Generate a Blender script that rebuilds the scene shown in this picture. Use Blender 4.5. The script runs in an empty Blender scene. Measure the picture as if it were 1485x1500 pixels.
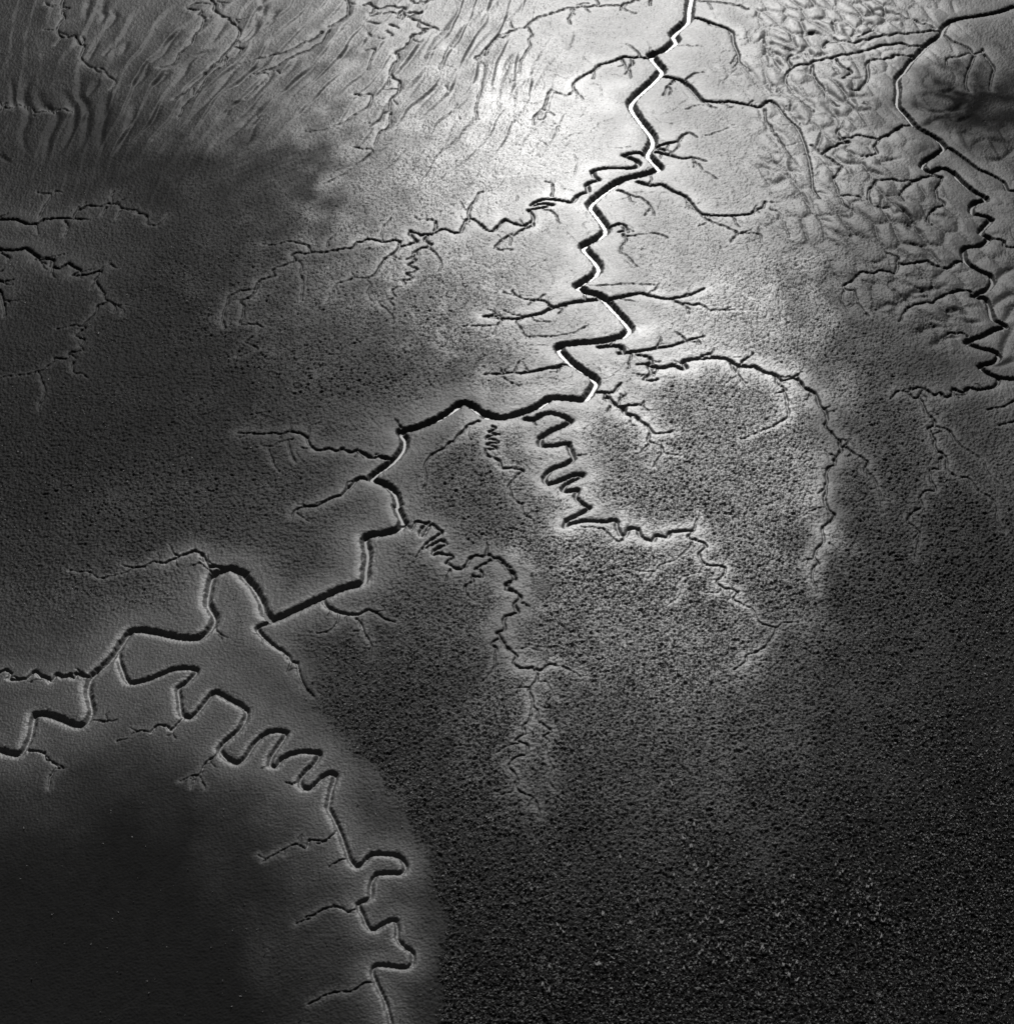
import bpy, math, random
import numpy as np
from mathutils import Vector

# ------------------------------------------------------------------ camera
W0, H0 = 1485.0, 1500.0
CAM_H, PITCH, VFOV = 120.0, math.radians(38.0), math.radians(36.0)
FPX = H0 / 2 / math.tan(VFOV / 2)
CP, SP = math.cos(PITCH), math.sin(PITCH)
SUN_EL, SUN_AZ = math.radians(30.0), math.radians(3.5)
rng = np.random.default_rng(7)

scene = bpy.context.scene
col = scene.collection
cam = bpy.data.cameras.new('camera')
cam.sensor_fit = 'VERTICAL'
cam.angle = VFOV
cam.clip_start, cam.clip_end = 1.0, 400000.0
camo = bpy.data.objects.new('camera', cam)
camo.location = (0, 0, CAM_H)
camo.rotation_euler = (math.pi / 2 - PITCH, 0, 0)
col.objects.link(camo)
scene.camera = camo

def ground_at(px, py, z=0.0):
    """where the sight line of a traced point meets the level z"""
    px = np.asarray(px, float); py = np.asarray(py, float)
    xr = (px - W0 / 2) / FPX; yr = (H0 / 2 - py) / FPX
    dy = CP + yr * SP; dz = -SP + yr * CP
    t = (CAM_H - z) / (-dz)
    return xr * t, dy * t, t / FPX * 1.0      # x, y, metres per traced pixel

def to_px(x, y):
    dz = -CAM_H
    fwd = y * CP - dz * SP; up = y * SP + dz * CP
    return W0 / 2 + x / fwd * FPX, H0 / 2 - up / fwd * FPX

# ------------------------------------------------------------------ the survey of the creeks
TRACE = r"""
# main creek  (flags: M = water, s = smooth curve, r = shallow ripple groove)
M1 15 15|C:1240,-260 1165,-120 1175,-50 1160,0 1148,60 1140,130 1060,205 1075,240 1000,300 940,320 975,370 1000,400 960,450 830,580 870,660 940,750 950,790 920,855 960,905 985,935 900,970 770,1005 610,1130 640,1180 690,1250 690,1280 640,1320 572,1358 G:620,80 655,130 640,170 590,205 538,238 590,270 670,295 720,345 820,455 820,480 780,510 660,540 530,550 437,570 480,630 560,690 640,752 620,800 575,855 480,850 390,850 330,890 230,930 130,955 40,945 F:1400,950 1310,915 1260,875 1210,865 1150,905 1050,955 960,985 880,1000
M2 14 14|F:960,985 880,1005 900,1040 895,1090 840,1160 720,1255 800,1290 850,1340 865,1400 J:855,70 895,165
M2 15 14|J:895,165 870,195 800,215 690,240 700,330 690,410 680,480 560,520 450,570 300,640 180,690 145,660
K3 14 12|J:190,690 140,650 130,600 80,510 20,445 I:1330,440 1250,412 1160,450 1140,520 1130,600 1170,680 1150,730 1090,785 1000,790 900,770 800,750 720,750 690,780 650,840 590,920 500,1000 480,1060 490,1130 500,1190 470,1250 420,1265 330,1230 250,1205 190,1210 180,1260 160,1340 110,1420 50,1415 0,1400 -120,1390 -300,1440 -600,1420
K4 10 10|I:690,780 655,840 645,890 665,960 700,1030 760,1030 850,1000 930,965 1000,955 1070,965 1030,1020 970,1065 975,1110 980,1160 990,1210 1040,1220 1085,1180 1140,1110 1170,1085 1240,1120 1340,1180 1340,1220 1300,1290 1220,1360 1195,1400 1240,1450 1290,1470 N:25,325 70,260 120,215 170,205 205,215 180,260 145,310 135,350 160,360 190,325 250,300 310,297 350,305 330,345 280,395 265,420 275,450 310,455 350,420 390,390 420,400 400,470 388,540
K4 10 8|N:388,540 420,600 450,670 480,760 510,795 540,780 575,745 640,742 700,755 725,790 715,820 660,825 600,830 575,870 570,930 520,960 540,1010 565,1060 590,1070 640,1040 680,1030 690,1070 690,1110 720,1145 755,1170 755,1215 730,1235 660,1230 600,1225 580,1250 610,1330 640,1390 660,1485 670,1600 640,1750 690,1900
# right hand creek
M5 11 11|D:1900,-60 1700,0 1485,30 1400,60 1300,80 1200,95 1130,115 1100,150 1090,180 1020,230 970,280 920,330 890,375 850,420 855,480 850,560 900,620 940,670 1000,710 1070,750 1105,795 1050,840 1000,870 985,900 1030,930 1090,910 1150,930 1200,980 1260,1030 1330,1070 1330,1085 1265,1100 1255,1150 1300,1165 1360,1185 1320,1230 1300,1260 1350,1290 1300,1330 1210,1350 H:1225,80 1290,125 1360,160 1370,190 1340,230 1260,270 1330,285 1350,320 1370,390 1440,430 1380,450 1300,490 1225,520 1300,550 1390,575 1405,595 1380,625 1300,650 1330,680 1400,710 1485,720 1600,715 1800,760
K21 9 7|D:1105,795 1130,800 1190,840 1240,880 1300,920 1370,950 1430,990 1450,1030 1485,1035 1600,1080
c 6 5|D:1350,1290 1430,1310 1440,1335 1485,1345 1600,1340
K23 8 3|H:1400,715 1395,740 1370,770 1310,770 1270,775 1230,770 1220,790 1190,790 1150,775 1150,805 1130,820 1080,795 1050,810 1000,780 960,770 910,795 850,790 815,835
# big meander tributary
K6 11 9|G:260,935 300,940 350,910 400,905 460,920 505,945 470,970 400,1000 340,1040 345,1080 420,1080 490,1070 500,1100 520,1150 480,1180 400,1210 360,1260 380,1290 450,1270 520,1240 570,1240 540,1260 480,1290 460,1325 500,1330 540,1320 530,1360 570,1400 605,1420 560,1450 490,1485 K:480,150 470,185
K6 9 6|K:470,185 520,165 600,155 690,160 750,150 755,180 775,230 800,235 820,200 870,200 880,235 950,265 965,235 1030,245 1040,220 1100,213 1175,207
K6 5 3|K:1175,207 1140,245 1180,265 1230,280 1240,295 1200,340 1225,390 1300,400 1345,415 1340,445 1300,490 1330,520 1410,545 1385,585 1420,600 1485,635 L:70,645 85,690 110,720 190,740 165,790 130,845 70,880 30,890 30,920 K:1395,970
c 3 2|L:195,740 220,715 310,710
c 4 2|G:540,1135 590,1130
c 4 3|G:300,955 320,970
c 3 2|K:1165,275 1150,300 1095,345 1080,370 990,400 960,430 860,430
c 2 2|K:960,430 920,480
c 3 2|K:1225,405 1205,435 1150,455 1095,485 1110,510 1090,575 1040,600
c 2 2|K:1320,530 1300,550 1235,545
c 4 2|K:1175,205 1190,150 1210,100
c 4 1.5|K:800,240 765,270 720,240 680,200 630,190 560,195
c 2 2|K:290,450 300,500 320,510
c 2 2|K:550,340 480,390
# zigzag one left of it
c 5 4|G:75,975 100,990 60,1010 110,1020 50,1040 110,1060 50,1075 100,1095 40,1110 60,1140 110,1160 130,1200 180,1210 250,1220
c 4 2|G:250,1220 200,1260 165,1310 180,1330 190,1370 230,1400 K:240,60 240,110 300,160
c 2 2|G:180,1330 250,1330
c 6 3|F:1300,950 1240,980 1180,1040 1140,1080 1080,1115 1030,1150 1010,1185 1020,1230 1010,1310
# central descending creek
K7 7 6|J:900,165 930,195 960,160 1000,165 1030,160 980,220 1000,235 1040,180 1100,215 1070,240 1020,280 1000,310 1060,275 1100,265 1130,290 1070,310 1050,340 1110,340 1165,350 1130,385 1170,415 1210,420 1250,370 1290,345 1330,355 1350,340 1400,360 1450,390 1485,420
K7 8 5|K:120,375 180,430 205,465 165,490 150,525 190,540 240,575 200,610 220,650 150,670 135,710 140,745 105,770 140,830 180,870 210,890 190,930 230,960 290,950
K7 5 3|K:290,950 320,990 310,1040 275,1080 300,1130 290,1180 285,1230 245,1280 250,1310 210,1350 260,1375 260,1430 200,1445 165,1485 N:1190,380 1215,420 1210,460 1240,485 1280,495 1300,540 1310,590
c 2 1.5|N:1200,430 1190,470 1120,490
c 1.5 1.5|N:1280,500 1250,545
c 4 2|K:300,1170 325,1200 330,1250 400,1300 355,1330 390,1360 370,1380 380,1440 N:1350,340 1365,370 1350,430 1370,460
c 2 1.5|N:1365,370 1420,385
c 5 2|K:320,965 350,960 390,940 430,945 500,970 560,1005
c 3 2|K:200,855 240,855 270,845 350,870
c 3 1.5|K:320,1030 370,1030 380,1050 430,1140
c 2 1.5|K:290,1060 200,1070
c 3 2|K:240,605 300,640
c 6 2|K:50,350 50,280
c 2 2|K:220,1370 140,1390 100,1420
c 4 1.5|K:110,800 70,830 100,850 95,900 90,960 60,1000 20,1035
c 6 2|J:1370,370 1290,420 1330,440 1320,460 1270,460 1275,490 1230,510 1240,560 1290,600
c 5 3|J:1150,420 1125,490
c 5 2|J:1000,310 960,355
K18 9 2|J:460,590 480,620 540,650 600,665 650,665 700,640 750,660 790,690 850,710
c 4 2|J:540,660 530,720 480,760 410,770
c 5 2|J:640,690 670,720 680,780 720,830 715,910
K25 10 3|J:160,705 100,740 150,800 200,840 260,880 285,920 315,930 330,990 360,1060 410,1115
c 2 2|J:285,920 265,980
K17 8 3|F:830,1155 770,1140 720,1150 680,1120 640,1105 600,1120 560,1095 520,1110 480,1095 430,1110 380,1080 370,1040 340,1020 280,1010 190,1020 0,1020
c 2 2|F:275,1010 285,980
c 2 2|F:380,1010 385,980 440,960
c 3 2|F:300,1045 210,1070 200,1085 130,1090
c 3 1.5|F:270,1060 280,1120 310,1180
c 2 1.5|F:165,1110 180,1160 220,1230
c 9 3|F:720,1265 650,1260 620,1290 590,1320 560,1350 510,1365 470,1385 420,1410 340,1420 300,1440 290,1470
c 2 2|J:340,85 310,110 380,160
c 4 4|F:850,940 870,970 900,985
# tile C tributaries
K19 9 4|C:940,310 910,310 880,305 850,310 790,305 760,320 700,340 660,350 640,370 620,385 580,405 530,440 515,465
c 3 2|C:515,465 520,490 480,520 400,490 380,520 360,590 340,600 300,640 300,680
c 5 3|C:835,320 830,360 800,400
c 3 2|C:520,480 545,510 570,535
c 2 2|C:340,595 415,620
c 5 2|C:870,0 820,10 770,30 700,30 640,30 580,35 520,40 460,50 400,70 350,90 300,105 260,145 220,155 160,175 110,195 70,240 20,290 0,330
c 4 4|C:870,0 950,-30 1010,-60 1160,-90
c 3 2|C:520,45 510,70 490,100 500,130
c 2 2|C:580,30 605,70
c 3 3|C:770,35 820,60 860,75
c 3 3|C:540,25 600,10
c 4 3|C:940,-10 940,30
c 2 1.5|C:260,145 295,185 275,215 285,250 240,320 220,400
K24 9 4|C:1160,90 1200,95 1240,110 1280,125 1340,145 1380,170 1390,230 1415,290 1420,330 1485,380
c 5 4|C:1190,0 1290,10 1350,15 1420,30 1470,55
c 3 2|C:1080,240 1150,248 1230,248
K10 10 4|C:1010,410 1100,430 1150,465 1190,510 1220,540 1270,550 1370,550 1485,570 D:100,580 150,545 200,570 250,640 300,680 330,740 350,800 370,870 385,960 390,1020 430,1080
c 4 3|C:1120,435 1165,405 1220,390
c 5 3|C:1220,550 1290,590
c 3 2|C:1130,590 1180,575 1230,570
c 3 2|C:1415,330 1390,370
c 9 3|C:970,790 1030,775 1090,765 1110,735 1150,720 1190,745
c 8 6|C:970,800 1020,820
c 9 3|C:965,820 1040,840 1110,860 1170,855 1240,875
c 2 2|C:1195,890 1220,920 1300,975
c 3 2|C:1240,735 1330,710 1360,690
K9 10 6|C:920,845 880,825 830,830 790,840 830,855 875,880 860,905 820,910 700,910 620,930 640,960 660,975 620,985 590,1000 600,1035 540,1060 510,1095 440,1085 370,1080 300,1100 290,1115 350,1105 410,1110 350,1125 270,1140
K9 7 5|C:270,1140 290,1165 300,1190 240,1225 190,1210 150,1195 120,1220 85,1250 40,1240 0,1210 B:1240,1190 1200,1265 1110,1245 1040,1270
c 4 2|C:400,1065 405,1000 360,990
c 4 2|C:350,1135 420,1160 440,1220
c 5 2|C:290,1200 300,1220 230,1255 160,1290 100,1330 90,1355
K11 9 4|C:870,985 940,1005 1000,1000 1060,1035 1120,1060 1150,1090 1180,1130 1220,1160 1300,1170 1400,1170 1485,1160 D:60,1150 120,1125 130,1095
c 4 3|C:1220,1165 1235,1190 1330,1225 1410,1270 1375,1310
c 3 2|C:1410,1270 1485,1255
c 5 2|C:760,1030 820,1055 900,1085 940,1120 955,1170
c 8 4|C:700,1230 750,1215 800,1225 805,1245 760,1265
c 3 2|C:790,1285 850,1280 960,1270 1030,1290
c 3 2|C:790,1270 805,1300 780,1340 775,1370 810,1390 860,1450
c 2 2|C:1240,1210 1200,1230
# tile G tributaries
K12 10 4|G:640,288 510,305 400,335 340,365 260,380 200,395 120,390 30,380 F:1415,375 1330,380
c 5 3|G:400,325 370,305 330,290 270,290 220,275 180,240
c 3 2|G:330,290 370,262
c 2 2|G:120,385 110,360
c 3 2|G:130,400 100,430 0,435 F:1200,440 1160,480
c 2 2|G:110,425 85,480
c 3 1.5|G:250,390 210,410 240,460 260,490 400,490 520,470 600,430
c 3 2|G:290,380 320,410 400,415
K13 10 4|G:700,285 800,270 880,255 960,275 1040,285 1150,265 1230,230
c 5 2|G:1050,285 1110,315 1210,320 1260,345 1400,350
c 3 1.5|G:600,210 680,213 850,205 960,215
c 8 3|G:500,640 400,655 330,680 250,690 190,690 120,690 30,700 F:1340,695
c 2 2|G:200,680 220,630 280,600
c 2 2|G:135,690 120,660
c 3 2|G:130,710 180,745 220,760
c 10 9|G:660,545 720,540 780,545 790,575
c 9 3|G:770,580 870,570 960,555 1060,540 1130,515 1230,490
c 3 2|G:1130,510 1070,465
c 2 2|G:1120,525 1200,520
c 7 5|G:870,590 940,605 940,630 870,640
K8 9 8|G:920,640 1000,660 1060,645 1110,665 1130,660 1115,625 1200,610 1300,605 1360,615 1410,645 1485,655 H:70,650 130,685 180,695 220,730
c 8 3|G:930,650 940,690 905,725 980,725
c 6 2|G:1380,635 1390,670 1430,720 1460,750
c 3 2|G:1420,700 1350,745
c 4 3|G:1430,640 1450,610 1485,600 H:60,590
K20 9 4|G:630,785 690,795 740,790 775,745
c 8 3|G:700,820 760,870 840,870 890,865 930,900
c 3 2|G:890,860 900,845
c 4 3|G:720,870 705,900
c 8 3|G:790,875 800,910 860,920 890,960 940,1000 960,1020 1050,1010 1070,1000
c 5 2|G:930,1020 930,1060 1000,1085 1010,1120 1100,1140
c 4 2|G:930,1070 885,1120
c 2 2|G:1010,1120 970,1170 960,1200
# right side tile H
K8 7 4|H:220,730 300,720 340,760 400,800 420,850 450,880 470,930 455,970 490,1010 520,1050 545,1060 535,1090 550,1110 510,1160 515,1190 475,1195 460,1250 465,1320 450,1370 460,1410 L:510,130 470,180 440,210 450,260 415,310 400,350 420,390 385,430 390,480 415,540
c 5 2|H:190,695 190,740 250,780 180,805
c 5 2|H:235,780 250,830 250,880 260,920 220,950 150,990 0,1050
c 3 2|H:0,725 20,770
c 3 2|H:450,880 490,870
c 5 2|H:540,1085 600,1110 620,1130 690,1170 670,1220 720,1255 740,1310 760,1370 770,1450
c 2 2|H:470,1210 380,1210
c 3 2|L:455,85 400,95 340,130
c 3 2|L:480,280 520,320 520,390 560,440
K16 5 3|H:915,800 930,825 975,830 1000,890 1040,930 1050,970 1020,990 1050,1050 1060,1110 1110,1140 1080,1160 1085,1210 1025,1220 1040,1280 1060,1330 1000,1330 970,1380 L:985,80 920,120 905,160 970,220 960,270 945,370
c 4 2|H:1055,980 1130,1000 1180,1070 1250,1120 1310,1160 1330,1210 1380,1270 1440,1320
c 4 2|H:1115,1140 1120,1210 1170,1250 1240,1260 1290,1330 1350,1360 1390,1410 1390,1450 L:1390,150 1440,230
c 4 3|H:1485,840 1420,870 1340,890
c 3 3|H:1485,950 1400,975
c 6 4|H:1210,80 1150,95 1120,120 1060,105 1000,85 930,95 850,95 860,70 800,35
c 5 3|H:850,95 835,140 760,130 720,150 650,145 610,180 555,215 560,235 610,240 630,300 690,380
c 3 2|H:560,240 545,300 580,360
c 6 3|H:1260,250 1200,245 1130,260 1090,275 1040,310 940,320 880,370 860,410
c 4 3|H:1230,490 1180,475 1130,480 1080,520
# tile D
c 7 4|D:1090,175 1150,220 1200,240 1240,260 1260,290 1310,285 1320,260
c 5 4|D:1325,295 1375,370 1360,430 1355,490
c 5 4|D:1270,300 1240,370 1220,440 1230,490
c 4 3|D:1250,290 1180,305 1120,320 1115,350
c 7 4|D:1090,165 1000,170 900,180 800,190 650,215 600,230 530,220 500,190
c 7 5|D:985,245 920,245 860,235 750,255 690,270 640,285 540,300 430,325 350,350 270,370 245,400
c 6 5|D:930,300 850,300 780,320 690,335 685,360 690,420 650,480 600,490
c 6 4|D:385,350 390,410 440,470 480,540 530,580
c 5 4|D:520,320 530,350 600,390 560,420
c 4 3|D:270,360 260,310 320,300
c 5 4|D:245,400 240,440 280,500 330,550 400,600
c 4 3|D:1060,155 1000,130 940,115 870,90 820,70
c 4 3|D:350,270 360,310 460,300
c 4 3|D:450,260 470,230 520,230
c 4 3|D:640,200 730,150 700,130
c 8 3|D:940,675 880,680 840,700 800,735 700,745 640,735 550,750 520,720 540,690 560,650
c 6 3|D:540,755 590,765 490,800 440,830 400,800 360,790
c 5 3|D:760,745 725,800 740,830 660,850
c 4 2|D:130,590 130,640 180,720 230,790 270,860
c 5 3|D:440,830 470,860 550,900 510,950 525,1030 550,1100 620,1150
c 6 4|D:1090,960 1030,955 960,975 900,1010 860,1060 880,1090
c 5 4|D:1040,935 1090,975 1060,1020 1060,1060 1100,1110 1030,1150 1010,1190 1040,1230
c 5 4|D:960,975 880,980 780,975 720,1000 690,1060 720,1110 800,1130
c 4 3|D:540,1060 640,1070 690,1100
c 3 2|D:125,1100 220,1100
c 3 2|D:160,1135 210,1160 200,1200
c 3 2|D:0,1265 100,1275 110,1320
c 3 2|D:230,1200 260,1290
# tiles B / F / E upper left
K9 6 4|B:1040,1270 980,1265 930,1255 925,1275 960,1310 880,1340 870,1305 770,1310 680,1305 640,1320 600,1350 540,1350 530,1365
c 4 2|B:530,1365 400,1370 370,1330 270,1310 200,1330 130,1330
c 4 3|B:400,1370 290,1385 310,1415 F:240,105 180,130 195,165 120,185 90,230 0,245 E:1250,270 1225,340 1210,400 1225,450
c 4 2|E:1400,200 1370,270 1310,300 1330,330 1310,430 1370,425 1430,440 1400,480 1340,520 1400,560 1290,605
c 3 2|F:325,80 345,110 330,150 350,180 345,250 340,300
c 5 2|F:870,5 830,40 780,90 740,150 690,175 640,170 570,195 515,220 510,280 475,310
c 2 2|F:690,180 715,210 700,250 720,300
c 5 2|B:1040,1270 1010,1300 1050,1325 F:960,25 970,45 915,70 960,75 920,100 975,130 910,150 940,170 890,180 900,215 830,240 855,275 760,310 790,340 840,380 840,420
c 4 2|F:1020,5 1080,50 1100,95 1085,140
c 2 2|F:845,70 830,140 810,180
c 5 2|B:1060,1255 1075,1210 1050,1190 980,1195 960,1180
c 5 2|B:1250,1205 1245,1160 1280,1090 1310,1050 1370,1040
c 4 2|B:1485,1270 1430,1300 1395,1340 1420,1360 1485,1355
c 3 2|B:780,1305 775,1260 820,1190
c 4 2|B:480,1340 490,1300 530,1270
c 5 3|B:1080,-20 1010,5 960,15 920,0
c 5 4|B:680,25 715,15 740,40 850,35 900,45 870,75 990,65 930,95 1000,125 1060,145 1110,165
c 4 3|B:720,85 800,70 880,75 870,100
c 5 3|B:1060,145 1000,155 1010,175 950,190 920,240 865,280 860,320 830,370 825,415 870,440 865,510 825,540 820,600 790,620 745,670 710,690
c 4 2|B:825,610 815,680 770,720 735,790
c 3 1.5|B:625,800 680,810 730,825 640,890 560,950 460,1000
c 2 2|B:865,485 790,490
c 3 1.5|B:630,515 720,520 710,570 680,595 600,640 540,680 360,725
c 4 3|B:820,130 870,150
c 4 3|B:800,165 840,190
c 3 3|B:700,120 770,140
c 3 3|B:700,180 720,195
c 3 2|B:690,275 740,270 720,330 700,380
c 3 3|B:760,210 780,215
c 5 4|B:590,-40 595,30 590,85 540,120 490,150
c 4 3|B:450,170 440,190 340,240 250,285 120,315 0,350
c 4 3|B:490,165 460,220 380,270 270,320 180,370 70,410 0,460
c 4 2|B:75,400 160,400 120,460 40,530
c 2 2|B:160,400 200,385 220,400
c 4 2|B:1485,165 1440,195 1400,205 1360,250 1340,290 1280,315 1330,350 1320,430 1300,540 1285,600 1300,650
# tile A
c 5 2|A:355,-40 335,35 380,45 340,60 350,100 315,150 335,200 410,200 430,235 455,250 440,320 500,365 560,375 600,420 630,445 600,490
c 3 2|A:320,165 240,160
c 3 2|A:335,200 300,250
c 5 3|A:1120,-40 1170,30 1160,45 1190,75 1240,100 1280,135 1305,155 1300,190 1280,240 1230,290 1180,340 1130,390 1080,440 1000,510 950,540
c 4 3|A:1140,20 1060,20 1020,40 1060,55 1100,65 1080,80 1145,100
c 4 3|A:1110,100 1100,150 1070,185 1050,230 980,295 960,340 870,370
c 4 3|A:1280,255 1325,265 1250,330 1150,400 1060,520 1000,580 975,640
c 5 4|A:-40,610 0,600 60,580 130,570 200,600 260,600 400,595
K15 9 4|A:-80,1180 0,1190 90,1190 150,1215 210,1210 240,1190 340,1185 450,1190
c 4 2|A:200,1215 205,1270
c 4 2|A:350,1195 370,1240 350,1290
c 4 2|A:215,1180 230,1140 275,1080 280,1055 205,1050
c 3 2|A:290,1060 300,1040 340,1045
c 5 2|A:430,1190 410,1170 435,1130 520,1120 610,1105 650,1110 660,1135 740,1140 750,1160 800,1170 805,1215 855,1225 920,1165
c 2 2|A:610,1100 610,1060 620,1040
c 2 2|A:580,1125 560,1170
c 2 2|A:660,1140 630,1190
K14 9 5|E:-60,10 0,15 80,20 145,10 170,30 210,60 200,70 290,70 280,105 330,120 370,90 400,110 440,130 400,155 470,155 550,130
c 3 2|E:550,125 600,100 640,120
c 5 2|E:550,135 525,200 570,260 580,295 640,320 700,320
c 2 2|E:640,320 675,350 660,385
c 4 2|E:580,305 535,320 525,360 490,395 450,435 465,445 420,490 460,510 440,540 455,565 380,580 375,610 300,610 290,630 210,680 0,715
c 3 2|E:210,680 230,740 250,790 220,850 210,900
c 2 2|E:385,590 420,620
c 3 2|E:400,630 400,690 440,690 480,720
c 2 2|E:450,435 400,435 300,455
c 6 4|E:-40,185 0,185 70,185
c 6 4|E:0,240 20,310 30,380
c 5 4|E:-40,140 20,140
c 3 2|E:400,160 450,180
c 3 2|E:210,60 300,55 360,40
# tile I / M / N small
K22 9 5|I:500,1000 460,1000 420,985 410,1010 380,995 340,1005 310,990 280,1030 260,1010 220,1000 190,975 150,1010 100,1020 50,1015 60,985 30,965 0,980 -60,980
c 5 1.5|I:500,1240 580,1250 640,1240
c 5 2|I:1160,440 1120,410 1090,390 1060,400 1020,410
c 8 2|I:1240,410 1200,410 1140,400 1100,350 1060,320 1010,340 960,360 890,385 830,380 790,405 700,410 660,400
c 4 2|I:970,350 935,320 920,280
c 3 1.5|I:790,410 740,415 680,440 600,460 540,470 480,440 380,430
c 6 2|I:1170,700 1190,770 1240,800
c 6 2|I:1000,1225 960,1270 930,1295 900,1270 850,1275 820,1310 790,1300 730,1310 700,1340 640,1350
c 5 2|M:1195,0 1140,45 1120,70 1080,130 1050,135 980,165
c 2 2|M:1050,140 1040,200
c 2 2|M:1090,140 1120,210
c 6 2|M:150,-10 240,10 250,40 290,60 310,90 270,140 270,200
c 2 2|M:310,92 350,95
c 5 1.5|N:425,640 400,670 370,690 340,690 310,685 290,720 250,700 200,720 100,780
c 5 1.5|N:505,985 470,1000 440,980 370,980 330,1010 250,1050
c 4 1.5|N:590,1300 540,1310 490,1340 400,1350 300,1400
c 3 2|N:475,765 440,775 390,800
c 3 3|N:130,355 95,375
c 5 3|N:260,420 230,440 205,435
# ripple grooves
r 7.7 5.5|A:975,170 930,220 890,290 830,340
r 7.7 5.5|A:1160,275 1100,290 1030,340 1000,400 950,460
r 8.8 5.5|A:1340,340 1280,370 1220,450 1150,540 1080,600 1040,650
r 8.8 5.5|A:1485,310 1420,360 1360,390 1290,460 1240,490
r 7.7 5.5|A:1485,530 1400,590 1310,690 1220,770
r 7.7 5.5|A:1430,640 1380,680 1360,750 1330,790
r 6.6 5.5|A:1310,550 1240,590 1230,640
r 8.8 5.5|A:860,590 830,660 790,700
r 11.0 6.6|A:740,570 720,640 680,740 640,830
r 11.0 6.6|A:580,520 570,620 550,720 550,830
r 11.0 6.6|A:440,420 430,510 470,570 475,680 455,780 430,810
r 11.0 6.6|A:350,500 390,560 405,620 395,710 350,800 320,840
r 11.0 6.6|A:200,490 240,570 310,620 300,680 270,740 260,810 240,890
r 11.0 6.6|A:160,430 130,530 155,600 150,660 120,740 150,830
r 6.6 5.5|A:75,600 70,480 60,440
r 6.6 5.5|A:530,230 500,290 480,330
r 6.6 5.5|A:630,230 560,320
r 6.6 5.5|A:690,240 665,290
r 8.8 6.6|A:800,350 780,420 700,480
r 8.8 6.6|A:910,390 880,430 820,470
r 8.8 6.6|A:490,0 470,60 470,110
r 8.8 6.6|A:570,0 555,60 570,80 550,130
r 6.6 5.5|A:620,60 630,90 590,150
r 7.7 5.5|A:530,450 480,520
r 7.7 5.5|A:1405,110 1350,180 1310,220
r 7.7 5.5|A:1230,110 1180,190 1150,240
r 7.7 5.5|A:1485,390 1420,480 1370,540
r 6.6 5.5|A:0,840 50,880
r 7.8 5.2|C:120,-20 60,50 0,130
r 7.8 5.2|C:300,-10 230,30 130,130 60,200
r 9.1 5.2|C:250,240 150,330 110,470 95,560 130,620
r 9.1 5.2|C:360,310 300,400 200,480 190,560 210,610
r 9.1 5.2|C:430,290 370,350 330,420 290,490 275,560
r 9.1 5.2|C:30,330 10,420 0,540
r 9.1 6.5|B:1220,20 1120,140 1060,200 1000,330
r 9.1 6.5|B:1330,40 1200,160 1130,260 1080,390
r 7.8 6.5|B:1380,150 1280,250 1210,360
r 7.8 6.5|B:1060,160 950,300 870,400
r 7.8 5.2|B:1090,470 1000,560 960,620
r 7.8 5.2|B:1020,380 960,470 920,540
r 7.8 5.2|B:1180,470 1120,580
r 9.1 5.2|B:1485,330 1430,420 1400,560
r 7.8 5.2|B:1150,170 1150,220 1100,290
r 7.8 5.2|B:1270,450 1230,500
r 6.5 5.2|B:1175,650 1130,760 1110,830
r 9.1 6.5|B:735,220 600,260 560,310 450,330
r 9.1 6.5|B:325,320 280,380 250,410
r 9.1 6.5|B:410,320 400,360 330,430 260,490 190,530
r 9.1 6.5|B:460,380 400,440 320,500 230,590
r 9.1 6.5|B:460,460 430,520 370,560
r 7.8 5.2|B:560,580 480,600 360,640
r 7.8 5.2|B:380,580 310,630 225,670
r 7.8 5.2|B:370,800 300,840 230,860
r 7.8 5.2|B:640,890 500,940
r 7.8 5.2|B:560,870 480,940
r 9.1 6.5|B:120,590 50,640 0,680
r 9.1 6.5|B:100,110 80,180 20,230
r 9.1 6.5|B:200,70 160,130
r 10.4 6.5|B:130,-20 130,80
r 7.8 5.2|B:690,145 620,150 550,165
r 9 6|D:130,180 150,230 140,280 160,330 150,380
r 9 6|D:180,270 190,330 230,390
r 9 6|D:0,330 60,400 100,470 90,500
r 9 6|D:250,270 300,290 340,270
r 9 6|D:340,200 400,180 430,190
r 9 6|D:340,260 400,310 450,290
r 9 6|D:430,100 480,130 520,120
r 9 6|D:560,150 590,190 640,180
r 9 6|D:680,120 720,150 740,180
r 9 6|D:690,80 760,60 830,80
r 9 6|D:150,450 180,500 240,470
r 9 6|D:250,450 300,500 380,560 400,600
r 9 6|D:440,470 500,520 570,570
r 9 6|D:620,520 640,570 700,560
r 9 6|D:290,610 340,680 400,660
r 9 6|D:460,570 530,640 540,690
r 9 6|D:200,570 260,600 300,560
r 9 6|D:130,860 200,890 240,860
r 9 6|D:180,930 260,960
r 9 6|D:270,870 280,920 330,950
r 9 6|D:100,900 160,930 150,980
r 9 6|D:390,1090 430,1180 500,1220
r 9 6|D:520,1150 590,1190 630,1150
r 9 6|D:780,1130 830,1170 880,1150
r 9 6|D:930,1190 920,1250 980,1270
r 9 6|D:750,900 790,870 870,860
r 9 6|D:700,930 760,950
r 9 6|D:600,860 660,890
r 9 6|D:1130,630 1170,660 1260,630
r 9 6|D:1150,600 1200,570
r 9 6|D:1220,720 1270,740
r 9 6|D:960,570 1010,600 1110,610
r 9 6|D:1110,500 1160,480
r 9 6|D:1000,680 1080,640 1130,650
r 9 6|D:1360,870 1420,860 1485,810
r 11 7|H:1485,120 1420,150 1390,190
r 11 7|H:1485,250 1400,300 1370,330
r 11 7|H:1485,330 1440,400
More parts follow.
